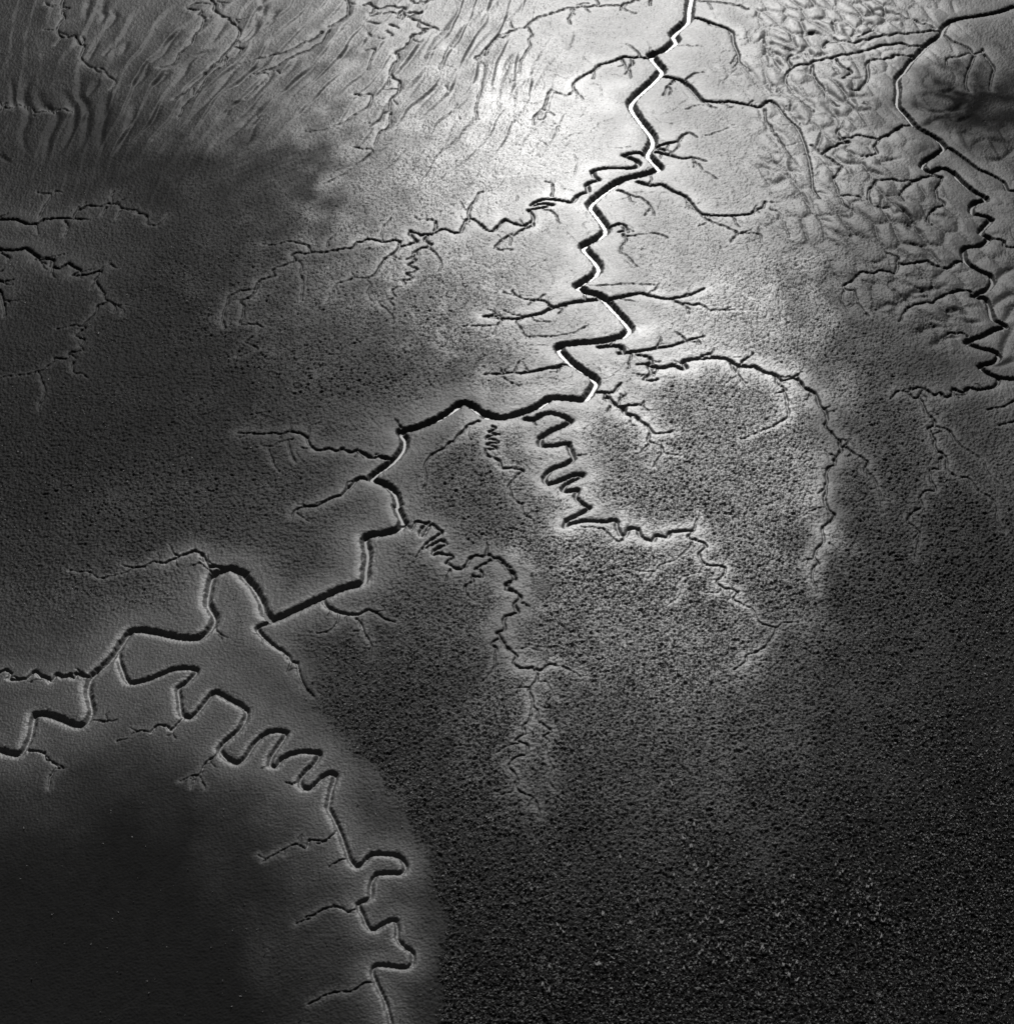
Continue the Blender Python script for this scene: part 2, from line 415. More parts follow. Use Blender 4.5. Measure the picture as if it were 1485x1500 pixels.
r 11 7|H:1110,360 1180,350 1240,380
r 11 7|H:1130,380 1220,410 1310,415
r 11 7|H:950,480 1040,440 1130,450
r 11 7|H:870,300 960,250 1060,230 1110,220
r 11 7|H:720,350 800,320 860,330
r 11 7|H:1040,550 1090,510 1180,490
r 11 7|H:1485,440 1440,520 1420,590
r 11 7|H:1485,620 1400,650
"""
TILE = {'A': (0, 0), 'B': (350, 0), 'C': (700, 0), 'D': (1085, 0), 'E': (0, 360), 'F': (350, 360), 'G': (700, 360),
        'H': (1085, 360), 'I': (0, 720), 'J': (350, 720), 'K': (700, 720), 'L': (1085, 720), 'M': (0, 1100), 'N': (350, 1000)}

def read_trace():
    out = []
    for ln in TRACE.strip().splitlines():
        ln = ln.strip()
        if not ln or ln[0] == '#': continue
        head, body = ln.split('|')
        k, w0, w1 = head.split()
        pts = []; tile = None
        for tok in body.split():
            if ':' in tok:
                tile, tok = tok.split(':')
            x, y = map(float, tok.split(','))
            s = (500 if tile == 'N' else 400) / 1485.0
            pts.append((TILE[tile][0] + x * s, TILE[tile][1] + y * s))
        out.append((k, float(w0), float(w1), np.array(pts)))
    return out

def smooth_line(P, step=3.5, tens=0.5):
    n = len(P)
    if n < 3:
        m = max(2, int(np.hypot(*(P[-1] - P[0])) / step))
        t = np.linspace(0, 1, m + 1)[:, None]
        return P[0] * (1 - t) + P[-1] * t
    Q = np.vstack([2 * P[0] - P[1], P, 2 * P[-1] - P[-2]])
    res = []
    for i in range(1, n):
        a, b, c, d = Q[i - 1], Q[i], Q[i + 1], Q[i + 2]
        L = np.hypot(*(c - b)); la = np.hypot(*(b - a)) + 1e-6; lc = np.hypot(*(d - c)) + 1e-6
        m = max(1, int(round(L / step)))
        m1 = (c - a) / (la + L) * L * tens * 1.6; m2 = (d - b) / (lc + L) * L * tens * 1.6
        for j in range(m):
            t = j / m; t2 = t * t; t3 = t2 * t
            res.append((2*t3-3*t2+1)*b + (t3-2*t2+t)*m1 + (-2*t3+3*t2)*c + (t3-t2)*m2)
    res.append(P[-1])
    return np.array(res)

# ------------------------------------------------------------------ ground lattice: even spacing in the middle, wide skirts out to the horizon
STEP = 1.05
pxs = np.arange(-200, 1690, STEP)
ext = np.array([40, 120, 300, 700, 1500, 3500, 8000, 20000.])
PX = np.concatenate([pxs[0] - ext[::-1], pxs, pxs[-1] + ext])
pys = np.arange(1690, -190, -STEP)                       # bottom to top
_, gy, gk = ground_at(np.full_like(pys, W0 / 2), pys)
near_y = np.array([-4000., -1500, -500, -150, -50, 0, 25, 40])
near_y = near_y[near_y < gy[0] - 2]
far_y = gy[-1] * np.array([1.08, 1.25, 1.6, 2.4, 4, 8, 20, 60, 200.])
GY = np.concatenate([near_y, gy, far_y])
GK = np.concatenate([np.full(len(near_y), gk[0]), gk, gk[-1] * far_y / gy[-1]])
R, C = len(GY), len(PX)
c0, c1 = len(ext), len(ext) + len(pxs)
r0, r1 = len(near_y), len(near_y) + len(gy)
X = ((PX[None, :] - W0 / 2) * GK[:, None]).astype(np.float32)
Y = np.repeat(GY[:, None], C, 1).astype(np.float32)
PYr = np.concatenate([np.full(len(near_y), pys[0] + 60.), pys, np.full(len(far_y), pys[-1] - 60.)])
PXg = np.repeat(PX[None, :], R, 0).astype(np.float32)
PYg = np.repeat(PYr[:, None], C, 1).astype(np.float32)
inner = np.zeros((R, C), np.float32); inner[r0:r1, c0:c1] = (np.minimum(np.arange(r1 - r0), np.arange(r1 - r0)[::-1])[:, None] / 40.).clip(0, 1) * (np.minimum(np.arange(c1 - c0), np.arange(c1 - c0)[::-1])[None, :] / 40.).clip(0, 1)

# ------------------------------------------------------------------ noise
def perlin(x, y, seed):
    r = np.random.default_rng(seed)
    perm = r.permutation(4096).astype(np.int32)
    ang = r.random(4096).astype(np.float32) * 2 * np.pi
    gx, gyv = np.cos(ang), np.sin(ang)
    xi = np.floor(x).astype(np.int32); yi = np.floor(y).astype(np.int32)
    xf = (x - xi).astype(np.float32); yf = (y - yi).astype(np.float32)
    def g(ix, iy, fx, fy):
        h = perm[(perm[ix & 4095] + iy) & 4095]
        return gx[h] * fx + gyv[h] * fy
    u = xf * xf * xf * (xf * (xf * 6 - 15) + 10); v = yf * yf * yf * (yf * (yf * 6 - 15) + 10)
    a = g(xi, yi, xf, yf); b = g(xi + 1, yi, xf - 1, yf)
    c = g(xi, yi + 1, xf, yf - 1); d = g(xi + 1, yi + 1, xf - 1, yf - 1)
    return ((a + (b - a) * u) * (1 - v) + (c + (d - c) * u) * v) * 1.4

def worley(x, y, seed, jit=0.85):
    r = np.random.default_rng(seed); tab = r.random((2, 4096)).astype(np.float32); perm = r.permutation(4096).astype(np.int32)
    xi = np.floor(x).astype(np.int32); yi = np.floor(y).astype(np.int32)
    f1 = np.full(x.shape, 9., np.float32); f2 = f1.copy()
    for a in (-1, 0, 1):
        for b in (-1, 0, 1):
            h = perm[(perm[(xi + a) & 4095] + yi + b) & 4095]
            d = np.hypot(xi + a + 0.5 + (tab[0][h] - 0.5) * jit - x, yi + b + 0.5 + (tab[1][h] - 0.5) * jit - y)
            f2 = np.minimum(f2, np.maximum(f1, d)); f1 = np.minimum(f1, d)
    return f1, f2

def blobs(lst):
    f = np.zeros((R, C), np.float32)
    for x, y, rx, ry, a, v in lst:
        ca, sa = math.cos(math.radians(a)), math.sin(math.radians(a))
        dx, dy = WX - x, WY - y
        u = (dx * ca + dy * sa) / rx; w = (-dx * sa + dy * ca) / ry
        f = f + v * np.exp(-(u * u + w * w) ** 1.1)
    return f

# ------------------------------------------------------------------ cut the creeks
carve = np.zeros((R, C), np.float32)
shoulder = np.zeros((R, C), np.float32)
ripple = np.zeros((R, C), np.float32)
calm = np.zeros((R, C), np.float32)
best = np.full((R, C), 9., np.float32)
wlev = np.zeros((R, C), np.float32)
wid = np.zeros((R, C), np.int8)
bestc = np.full((R, C), 9., np.float32)
own = np.zeros((R, C), np.int16)
SH0 = 0.26
DS, WF = 0.46, {0: 0, 1: 0.86, 2: 0.93, 5: 0.90}

def cut(kind, w0, w1, P):
    rip = kind == 'r'
    water = int(kind[1:]) if kind[0] == 'M' else 0
    cid = int(kind[1:]) if kind[0] in 'MK' else 0
    WFRAC = WF.get(water, 0)
    SH = SH0 + (0.24 if w0 > 8.5 else -0.08) * min(1.0, max(0.0, (P[:, 1].mean() - 620) / 250))
    if kind != 'v' and not rip: w0, w1 = max(3.3, w0 * 1.15), max(2.7, w1 * 1.15)
    SW = 2.1 - 0.75 * min(1.0, max(0.0, (P[:, 1].mean() - 620) / 250))
    S = smooth_line(P, 3.0 if max(w0, w1) < 7 else 4.0)
    n = len(S)
    ww = np.linspace(w0, w1, n)
    if not rip and w0 < 10:
        j = rng.normal(0, 1, (n, 2)); j[1:-1] = (j[:-2] + 2 * j[1:-1] + j[2:]) / 4
        j[0] = 0
        S = S + j * np.minimum(ww, 5.0)[:, None] * 0.28
        ww = ww * (1 + 0.22 * rng.normal(0, 1, n).clip(-1.5, 1.5))
    zf = 0.0
    x, y, k = ground_at(S[:, 0], S[:, 1])
    if water == 1:                                   # the bright thread was traced on the water itself
        z = -DS * ww * k * (WFRAC + SH) * ((n - 1 - np.arange(n)) / (0.12 * n)).clip(0, 1)
        x, y, k = ground_at(S[:, 0], S[:, 1], z)
    dsl = DS * (1.0 - 0.2 * ((S[:, 1] - 560) / 330).clip(0, 1))
    hw = 0.5 * ww * k
    dep = ((0.26 if P[0, 0] < 420 or P[0, 0] > 1085 else 0.15) * RIPW if rip else dsl * (1 + 0.6 * ((7 - ww) / 4).clip(0, 1))) * ww * k
    if rip: hw = hw * RIPW
    qx, qy = to_px(x, y)
    for i in range(n - 1):
        wm = max(ww[i], ww[i + 1])
        reach = wm * (1.8 * RIPW if rip else (6.5 if wm > 6 else 5.5)) + 3
        ia = c0 + int((min(qx[i], qx[i+1]) - reach - pxs[0]) / STEP); ib = c0 + int((max(qx[i], qx[i+1]) + reach - pxs[0]) / STEP) + 2
        ja = r0 + int((pys[0] - max(qy[i], qy[i+1]) - reach) / STEP); jb = r0 + int((pys[0] - min(qy[i], qy[i+1]) + reach) / STEP) + 2
        ia, ib, ja, jb = max(ia, c0), min(ib, c1), max(ja, r0), min(jb, r1)
        if ia >= ib or ja >= jb: continue
        xx = X[ja:jb, ia:ib]; yy = Y[ja:jb, ia:ib]
        ax, ay = x[i], y[i]; bx, by = x[i+1] - ax, y[i+1] - ay
        L2 = bx * bx + by * by + 1e-9
        t = (((xx - ax) * bx + (yy - ay) * by) / L2).clip(0, 1)
        d = np.hypot(xx - ax - t * bx, yy - ay - t * by)
        h = hw[i] + (hw[i+1] - hw[i]) * t
        D = dep[i] + (dep[i+1] - dep[i]) * t
        q = d / h
        if not rip: q = q + EN[ja:jb, ia:ib] * (0.08 + 0.42 * min(1.0, (5.5 / wm) ** 1.3)) * np.minimum(1, q * 1.5)
        if rip:
            f = min(1.0, 3.0 * min(i + 1, n - 1 - i) / n + 0.15)
            v = ripple[ja:jb, ia:ib]
            np.minimum(v, -D * f * np.exp(-q * q * 1.1), out=v)
            continue
        s = ((1.0 - q) / 0.86).clip(0, 1)
        p = 0.55 * s * s * (3 - 2 * s) + 0.45 * s
        v = carve[ja:jb, ia:ib]; np.minimum(v, -D * p, out=v)
        v = shoulder[ja:jb, ia:ib]; np.minimum(v, -D * SH * np.exp(-(q / SW) ** 2), out=v)
        v = calm[ja:jb, ia:ib]; np.maximum(v, np.exp(-(q / (6.0 if w0 > 8 else 4.0)) ** 2) * min(1.0, 0.48 + wm / 12), out=v)
        b = bestc[ja:jb, ia:ib]
        m = (q < b) & (q < 1.3)
        b[m] = q[m]; own[ja:jb, ia:ib][m] = cid
        if water:
            b = best[ja:jb, ia:ib]
            m = (q < b) & (q < 1.3)
            b[m] = q[m]
            wlev[ja:jb, ia:ib][m] = (-D * (WFRAC + SH))[m]
            wid[ja:jb, ia:ib][m] = water
RIPW = 1.5
EN = (perlin(X / 0.55, Y / 0.8, 31) + 0.8 * perlin(X / 0.26, Y / 0.4, 32)).astype(np.float32)
def twigs(P, w0, w1, zone):
    S = smooth_line(P, 4.0); n = len(S); i = 4
    while i < n - 2:
        d = S[min(i + 1, n - 1)] - S[i - 1]; a0 = math.atan2(d[1], d[0])
        w = w0 + (w1 - w0) * i / n
        side = tr.choice((-1, 1)); a = a0 + side * tr.uniform(0.6, 1.3)
        L = tr.uniform(7, 13) + w * tr.uniform(0.8, 3.2)
        m = max(3, int(L / 6)); pts = [S[i]]
        for q_ in range(m):
            a += tr.gauss(0, 0.45)
            pts.append(pts[-1] + np.array([math.cos(a), math.sin(a) * 0.75]) * L / m)
        cut('c', min(4.0, 1.6 + 0.25 * w), 1.4, np.array(pts))
        if L > 20 and tr.random() < 0.6:
            b_ = a - side * 0.9; q0 = pts[m // 2]
            cut('c', 2.0, 1.3, np.array([q0, q0 + np.array([math.cos(b_), math.sin(b_) * .75]) * L * .22, q0 + np.array([math.cos(b_ + .4), math.sin(b_ + .4) * .75]) * L * .42]))
        i += int(tr.uniform(7, 19))
tr = random.Random(11)
lines = read_trace()
for t in lines: cut(*t)
for kd, w0, w1, P in lines:
    if kd != 'r' and 4.5 <= w0 <= 11 and kd[0] != 'M' and kd not in ('K4', 'K7', 'K6', 'K9') and not 700 < P[0, 0] < 760 and not (P[0, 0] > 1100 and P[0, 1] < 480): twigs(P, w0, w1, 0)

# hair-fine drainage veins over the wet bright flat
for _ in range(150):
    p0 = np.array([tr.uniform(640, 1180), tr.uniform(40, 560)]); a = tr.choice((0.2, 2.9)) + tr.gauss(0, 0.5)
    pts = [p0]
    for q_ in range(tr.randint(4, 9)):
        a += tr.gauss(0, 0.5); pts.append(pts[-1] + np.array([math.cos(a), 0.6 * math.sin(a)]) * tr.uniform(5, 9))
    cut('v', 1.7, 1.2, np.array(pts))

# ------------------------------------------------------------------ relief and surface maps
# slow wander of the mottling so that patches have torn edges
n1 = perlin(X / 5.0, Y / 8.0, 1); n2 = perlin(X / 1.9, Y / 3.2, 2); n3 = perlin(X / 0.75, Y / 1.1, 3)
WX = PXg + n1 * 60 + n2 * 14 + n3 * 6
WY = PYg + perlin(X / 5.5, Y / 9.0, 4) * 45 + perlin(X / 2.0, Y / 3.0, 5) * 10
ROUGH = [(470,470,170,120,0,.6),(640,470,130,110,0,.5),(600,250,140,90,-20,.5),(720,700,130,130,0,.6),(1000,700,160,130,0,.65),(1000,950,280,250,0,.65),(1200,850,260,250,0,.65),(1100,1200,500,200,0,.65),(1000,1420,600,180,0,.6),(1200,500,140,150,0,.6),(1230,350,100,60,0,.5),(600,1050,130,170,0,.5),(700,1350,110,200,0,.4),(330,400,200,120,0,.4),(250,700,300,150,0,.35),(1300,640,80,80,0,.4),(1400,800,120,120,0,.4)]
LUMP = [(1210,150,110,190,0,1),(1270,330,110,60,0,.9),(1410,350,80,120,0,.9),(1360,430,120,50,0,.8),(1260,40,150,60,0,.9),(1400,170,60,60,0,.35)]
WAVE = [(300,110,230,110,-20,1),(570,110,150,150,0,1),(720,110,110,140,0,.9),(120,40,130,50,0,.7)]
SMALL = [(1415,150,85,75,0,.95),(1390,530,60,40,0,.6),(1270,480,80,45,0,.25),(1300,640,50,50,0,.4),(1420,620,50,50,0,.4),(1430,800,60,60,0,.3)]
# tone grid fitted to brightness: weed mats, wet silt, plus painted glare and falloff
MATS_AND_GLARE = np.array([0.03,0.06,0.06,0.13,0.15,0.33,0.42,0.54,0.50,0.39,0.34,0.44,0.41,0.24,0.08,0.02,0.02,0.05,0.08,0.14,0.36,0.55,0.95,0.84,0.37,0.37,0.38,0.28,0.07,0.00,0.02,0.01,0.01,0.02,0.03,0.35,0.85,0.98,0.91,0.59,0.46,0.44,0.36,0.12,0.08,0.04,0.03,0.02,0.03,0.07,0.46,0.63,0.61,0.63,0.54,0.60,0.45,0.17,0.13,0.09,0.02,0.02,0.02,0.05,0.12,0.20,0.56,0.69,0.63,0.60,0.93,0.91,0.18,0.14,0.12,0.02,0.02,0.02,0.03,0.08,0.11,0.20,0.48,0.60,0.85,1.00,0.92,0.24,0.11,0.12,0.02,0.02,0.03,0.04,0.06,0.10,0.15,0.53,0.71,1.00,1.00,1.00,0.20,0.17,0.10,0.03,0.05,0.06,0.07,0.09,0.11,0.19,0.38,0.70,1.00,1.00,1.00,0.13,0.10,0.08,0.05,0.07,0.08,0.09,0.07,0.10,0.22,0.27,1.00,1.00,1.00,0.81,0.14,0.10,0.07,0.09,0.13,0.20,0.12,0.08,0.10,0.20,0.34,0.75,1.00,1.00,0.38,0.13,0.10,0.04,0.14,0.15,0.15,0.14,0.10,0.08,0.14,0.46,0.38,0.47,0.43,0.26,0.11,0.07,0.03,0.06,0.03,0.03,0.07,0.13,0.06,0.13,0.27,0.22,0.26,0.31,0.21,0.10,0.03,0.01,0.01,0.00,0.00,0.03,0.08,0.08,0.07,0.08,0.11,0.15,0.16,0.09,0.02,0.01,0.00,0.00,0.00,0.00,0.01,0.05,0.05,0.05,0.05,0.08,0.06,0.03,0.00,0.00,0.00,0.00,0.00,0.00,0.00,0.00,0.04,0.04,0.03,0.00,0.00,0.00,0.00,0.00,0.00,0.00,0.00], np.float32).reshape(15, 15)
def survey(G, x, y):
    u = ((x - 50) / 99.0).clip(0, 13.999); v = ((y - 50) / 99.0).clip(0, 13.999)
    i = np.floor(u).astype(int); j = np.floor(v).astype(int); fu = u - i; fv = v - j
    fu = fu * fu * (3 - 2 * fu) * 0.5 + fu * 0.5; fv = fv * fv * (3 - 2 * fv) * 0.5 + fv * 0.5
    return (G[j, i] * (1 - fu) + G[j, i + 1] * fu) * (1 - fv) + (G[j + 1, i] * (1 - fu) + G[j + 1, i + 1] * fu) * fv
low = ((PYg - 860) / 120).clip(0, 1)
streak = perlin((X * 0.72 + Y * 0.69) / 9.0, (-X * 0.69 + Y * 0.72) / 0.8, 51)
mats_and_glare = survey(MATS_AND_GLARE, WX, WY)
mats_and_glare = mats_and_glare * (1 + 0.16 * n1 + 0.10 * n2 + 0.12 * n3 + 0.5 * streak * blobs([(400, 250, 190, 90, -25, 1)]))
mats_and_glare = mats_and_glare * (1 + low * 0.2 * perlin((X * 0.8 + Y * 0.6) / 6.0, (-X * 0.6 + Y * 0.8) / 1.6, 52))
mats_and_glare = mats_and_glare * (1 - blobs(SMALL) * (1 + 0.5 * n2)).clip(0, 1)
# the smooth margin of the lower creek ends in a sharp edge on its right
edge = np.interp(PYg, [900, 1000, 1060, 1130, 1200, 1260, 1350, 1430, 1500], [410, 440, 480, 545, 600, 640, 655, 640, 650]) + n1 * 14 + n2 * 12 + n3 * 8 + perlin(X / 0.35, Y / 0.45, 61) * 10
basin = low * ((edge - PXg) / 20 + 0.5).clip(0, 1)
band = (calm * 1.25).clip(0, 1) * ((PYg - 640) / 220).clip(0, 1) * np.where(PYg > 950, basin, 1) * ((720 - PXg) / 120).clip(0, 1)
mats_and_glare = mats_and_glare * (1 - band) + 0.17 * band
mats_and_glare = (mats_and_glare + 0.04 * calm + 0.40 * ((700 - PXg) / 60).clip(0, 1) * ((calm - 0.86) / 0.14).clip(0, 1) * ((PYg - 560) / 300).clip(0, 1)).clip(0, 1)  # lower-left creek rims lightened by colour and gloss, as if catching sun
if -1 >= 0: mats_and_glare[:] = -1
rough = (blobs(ROUGH) + 0.45).clip(0, 1) * (1 - 0.92 * calm) * (1 + 0.12 * n1) * (1 - 0.82 * basin)
lump = blobs(LUMP).clip(0, 1) * (1 - 0.8 * calm)
rough = rough.clip(0, 1.2)

z = carve + shoulder
z += np.where(carve < -0.02, 0, 1) * ripple
z += 0.10 * perlin(X / 6.0, Y / 7.0, 11) * (1 - calm) * inner
z += inner * (0.5 - 0.3 * calm) * (0.05 * perlin(X / 1.4, Y / 2.6, 14) + 0.03 * perlin(X / 0.7, Y / 1.2, 15)) * (PYg < 700)
# pillow mounds with creases between them (far right), long sand waves (far left and centre)
lx, ly = X * 0.93 + Y * 0.36 * 0.5, Y - 0.35 * X
f1, f2 = worley(lx / 3.4 + 0.3 * perlin(X / 7.0, Y / 12.0, 40), ly / 7.4 + 0.3 * perlin(X / 6.0, Y / 11.0, 41), 42)
e = f2 - f1
t_ = (e / 0.75).clip(0, 1); mound = t_ * (2 - t_)
lv = (0.8 + 0.6 * perlin(X / 9.0, Y / 12.0, 44)).clip(0.15, 1.2)
z += lump * inner * lv * (0.50 * mound - 0.14 * np.exp(-(e / 0.18) ** 2) + 0.04 * perlin(X / 1.6, Y / 2.4, 13))
crease = np.exp(-e * 7.0) * lump
lean = np.interp(PXg, [60, 330, 650, 790], [0.25, 1.0, 0.7, 0.35])
ph = (PXg + lean * (PYg - 120)) / 29.0 + 0.5 * perlin(X / 9.0, Y / 24.0, 45) + 0.10 * n1
fr = ph - np.floor(ph); dr = ((1 - fr) / 0.2).clip(0, 1)
brk = (0.8 + 1.2 * perlin(X / 6.0, Y / 16.0, 46)).clip(0, 1)
wave = blobs(WAVE).clip(0, 1) * (1 - 0.7 * calm) * (1 - 0.5 * np.exp(ripple * 12 - 0.5))
z += wave * inner * 0.5 * brk * np.where(fr < 0.8, (fr / 0.8).clip(0, 1) ** 1.5, dr * dr * (3 - 2 * dr))
rough = (rough * (1 - 0.75 * lump - 0.35 * wave) + 0.7 * crease).clip(0, 1.2)
g1 = perlin(X / 0.31, Y / 0.36, 21); g2 = perlin(X / 0.19, Y / 0.23, 22); g3 = perlin(X / 0.62, Y / 0.80, 23)
banks = (1 - (-carve / 0.06).clip(0, 1) * 0.7)
z += inner * (rough * (0.19 * (1 - 0.25 * low) * (g1 * 1.0 + 0.3 * np.abs(g1) + 0.6 * g3) + 0.05 * g2) + 0.006 * g1 * banks + 0.013 * g2 * (1 + 1.4 * basin))
z *= inner
print('relief done')

# ------------------------------------------------------------------ materials
def new_mat(name):
    m = bpy.data.materials.new(name); m.use_nodes = True
    nt = m.node_tree; nt.nodes.clear()
    o = nt.nodes.new('ShaderNodeOutputMaterial'); b = nt.nodes.new('ShaderNodeBsdfPrincipled')
    nt.links.new(b.outputs[0], o.inputs[0])
    return m, nt, b
def node(nt, t, **kw):
    n = nt.nodes.new(t)
    for k, v in kw.items(): setattr(n, k, v)
    return n
def mth(nt, op, a, b=None, c=None, clamp=False):
    n = node(nt, 'ShaderNodeMath', operation=op); n.use_clamp = clamp
    for i, v in enumerate((a, b, c)):
        if v is None: continue
        if isinstance(v, (int, float)): n.inputs[i].default_value = v
        else: nt.links.new(v, n.inputs[i])
    return n.outputs[0]

mud, nt, b = new_mat('wet_mud')
tc = node(nt, 'ShaderNodeTexCoord').outputs['Object']
def attr(n): return node(nt, 'ShaderNodeAttribute', attribute_name=n).outputs['Fac']
aS, aR = attr('mats_and_glare'), attr('rough')
def noise(scale, detail=3.0, rough_=0.6):
    n = node(nt, 'ShaderNodeTexNoise'); n.inputs['Scale'].default_value = scale
    n.inputs['Detail'].default_value = detail; n.inputs['Roughness'].default_value = rough_
    nt.links.new(tc, n.inputs['Vector']); return n.outputs['Fac']
nA, nB, nC = noise(0.9, 5), noise(3.6, 3, 0.65), noise(2.6, 4)
# albedo: silty grey mud, darker on diatom and weed mats, glare painted in with them
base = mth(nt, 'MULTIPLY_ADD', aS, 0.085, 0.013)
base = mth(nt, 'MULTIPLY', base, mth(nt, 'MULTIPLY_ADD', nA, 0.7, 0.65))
spk = mth(nt, 'MULTIPLY', mth(nt, 'MULTIPLY_ADD', nB, 9.0, -4.75, clamp=True), mth(nt, 'MULTIPLY', aR, 0.7))
base = mth(nt, 'MULTIPLY', base, mth(nt, 'SUBTRACT', 1.0, spk), clamp=True)
fl = mth(nt, 'MULTIPLY', mth(nt, 'MULTIPLY_ADD', noise(8.0, 2, 0.5), 10.0, -6.3, clamp=True), mth(nt, 'MULTIPLY', aR, 0.05))   # pale shell and straw flecks
base = mth(nt, 'ADD', base, fl)
cb = node(nt, 'ShaderNodeCombineColor')
for i in range(3): nt.links.new(base, cb.inputs[i])
nt.links.new(cb.outputs[0], b.inputs['Base Color'])
ro = mth(nt, 'MULTIPLY_ADD', nC, 0.16, 0.52)
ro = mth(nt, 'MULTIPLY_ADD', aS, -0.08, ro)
nt.links.new(ro, b.inputs['Roughness'])
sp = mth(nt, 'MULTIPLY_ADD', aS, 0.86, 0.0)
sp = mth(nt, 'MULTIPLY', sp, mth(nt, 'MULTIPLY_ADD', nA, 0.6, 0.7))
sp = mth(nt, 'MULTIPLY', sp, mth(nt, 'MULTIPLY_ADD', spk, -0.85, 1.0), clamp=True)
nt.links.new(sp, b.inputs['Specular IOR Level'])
bp = node(nt, 'ShaderNodeBump'); bp.inputs['Distance'].default_value = 0.10
nt.links.new(mth(nt, 'MULTIPLY_ADD', aR, 0.65, 0.36), bp.inputs['Strength'])
nt.links.new(noise(5.0, 4, 0.65), bp.inputs['Height'])
nt.links.new(bp.outputs[0], b.inputs['Normal'])

wat, nt, b = new_mat('creek_water')
tc = node(nt, 'ShaderNodeTexCoord').outputs['Object']
nz = node(nt, 'ShaderNodeTexNoise'); nz.inputs['Scale'].default_value = 3.0; nz.inputs['Detail'].default_value = 3
nt.links.new(tc, nz.inputs['Vector'])
b.inputs['Base Color'].default_value = (0.03, 0.03, 0.03, 1)
nt.links.new(mth(nt, 'MULTIPLY_ADD', nz.outputs['Fac'], 0.12, 0.36), b.inputs['Roughness'])
b.inputs['IOR'].default_value = 1.33
b.inputs['Specular IOR Level'].default_value = 0.5
bp = node(nt, 'ShaderNodeBump'); bp.inputs['Strength'].default_value = 0.12; bp.inputs['Distance'].default_value = 0.02
nt.links.new(nz.outputs['Fac'], bp.inputs['Height']); nt.links.new(bp.outputs[0], b.inputs['Normal'])

def weed_mat(name, lo, hi):
    m, nt, b = new_mat(name)
    tc = node(nt, 'ShaderNodeTexCoord').outputs['Object']
    nz = node(nt, 'ShaderNodeTexNoise'); nz.inputs['Scale'].default_value = 4.0; nt.links.new(tc, nz.inputs['Vector'])
    v = mth(nt, 'MAXIMUM', mth(nt, 'MULTIPLY_ADD', nz.outputs['Fac'], hi - lo, lo), 0.015)
    cb = node(nt, 'ShaderNodeCombineColor')
    for i in range(3): nt.links.new(v, cb.inputs[i])
    nt.links.new(cb.outputs[0], b.inputs['Base Color'])
    b.inputs['Roughness'].default_value = 0.7; b.inputs['Specular IOR Level'].default_value = 0.25
    tl = node(nt, 'ShaderNodeBsdfTranslucent'); nt.links.new(cb.outputs[0], tl.inputs[0])
    mx = node(nt, 'ShaderNodeMixShader'); mx.inputs[0].default_value = 0.5
    nt.links.new(b.outputs[0], mx.inputs[1]); nt.links.new(tl.outputs[0], mx.inputs[2])
    nt.links.new(mx.outputs[0], [n for n in nt.nodes if n.type == 'OUTPUT_MATERIAL'][0].inputs[0])
    return m
weed_dark = weed_mat('marsh_weed', -0.85, 1.10)
weed_pale = weed_mat('pale_weed', 0.2, 0.5)

# ------------------------------------------------------------------ mesh builders
def build_mesh(name, V, F, mat, smooth=True):
    me = bpy.data.meshes.new(name)
    nf, k = F.shape
    me.vertices.add(len(V)); me.vertices.foreach_set('co', np.ascontiguousarray(V, np.float32).ravel())
    me.loops.add(nf * k); me.loops.foreach_set('vertex_index', np.ascontiguousarray(F, np.int32).ravel())
    me.polygons.add(nf)
    me.polygons.foreach_set('loop_start', np.arange(0, nf * k, k, dtype=np.int32))
    me.polygons.foreach_set('use_smooth', np.full(nf, smooth))
    me.update(calc_edges=True)
    me.materials.append(mat)
    return me
def link(name, me, **props):
    o = bpy.data.objects.new(name, me); col.objects.link(o)
    for k, v in props.items(): o[k] = v
    return o

idx = np.arange(R * C, dtype=np.int32).reshape(R, C)
F = np.stack([idx[:-1, :-1], idx[:-1, 1:], idx[1:, 1:], idx[1:, :-1]], -1).reshape(-1, 4)
co = np.stack([X, Y, z], -1).reshape(-1, 3)
own[(bestc > 0.97)] = 0
cell = own[:-1, :-1].copy()
for o_ in (own[:-1, 1:], own[1:, 1:], own[1:, :-1]): cell[o_ != cell] = 0
cell = cell.ravel()
def piece(name, sel, **props):
    f = F[sel]
    mask = np.zeros(R * C, bool); mask[f.ravel()] = True
    used = np.flatnonzero(mask); remap = np.zeros(R * C, np.int32); remap[used] = np.arange(len(used))
    me = build_mesh(name, co[used], remap[f], mud)
    for nm, arr in (('mats_and_glare', mats_and_glare), ('rough', rough)):
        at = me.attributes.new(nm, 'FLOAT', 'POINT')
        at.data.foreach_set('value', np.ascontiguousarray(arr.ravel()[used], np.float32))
    return link(name, me, kind='structure', **props)
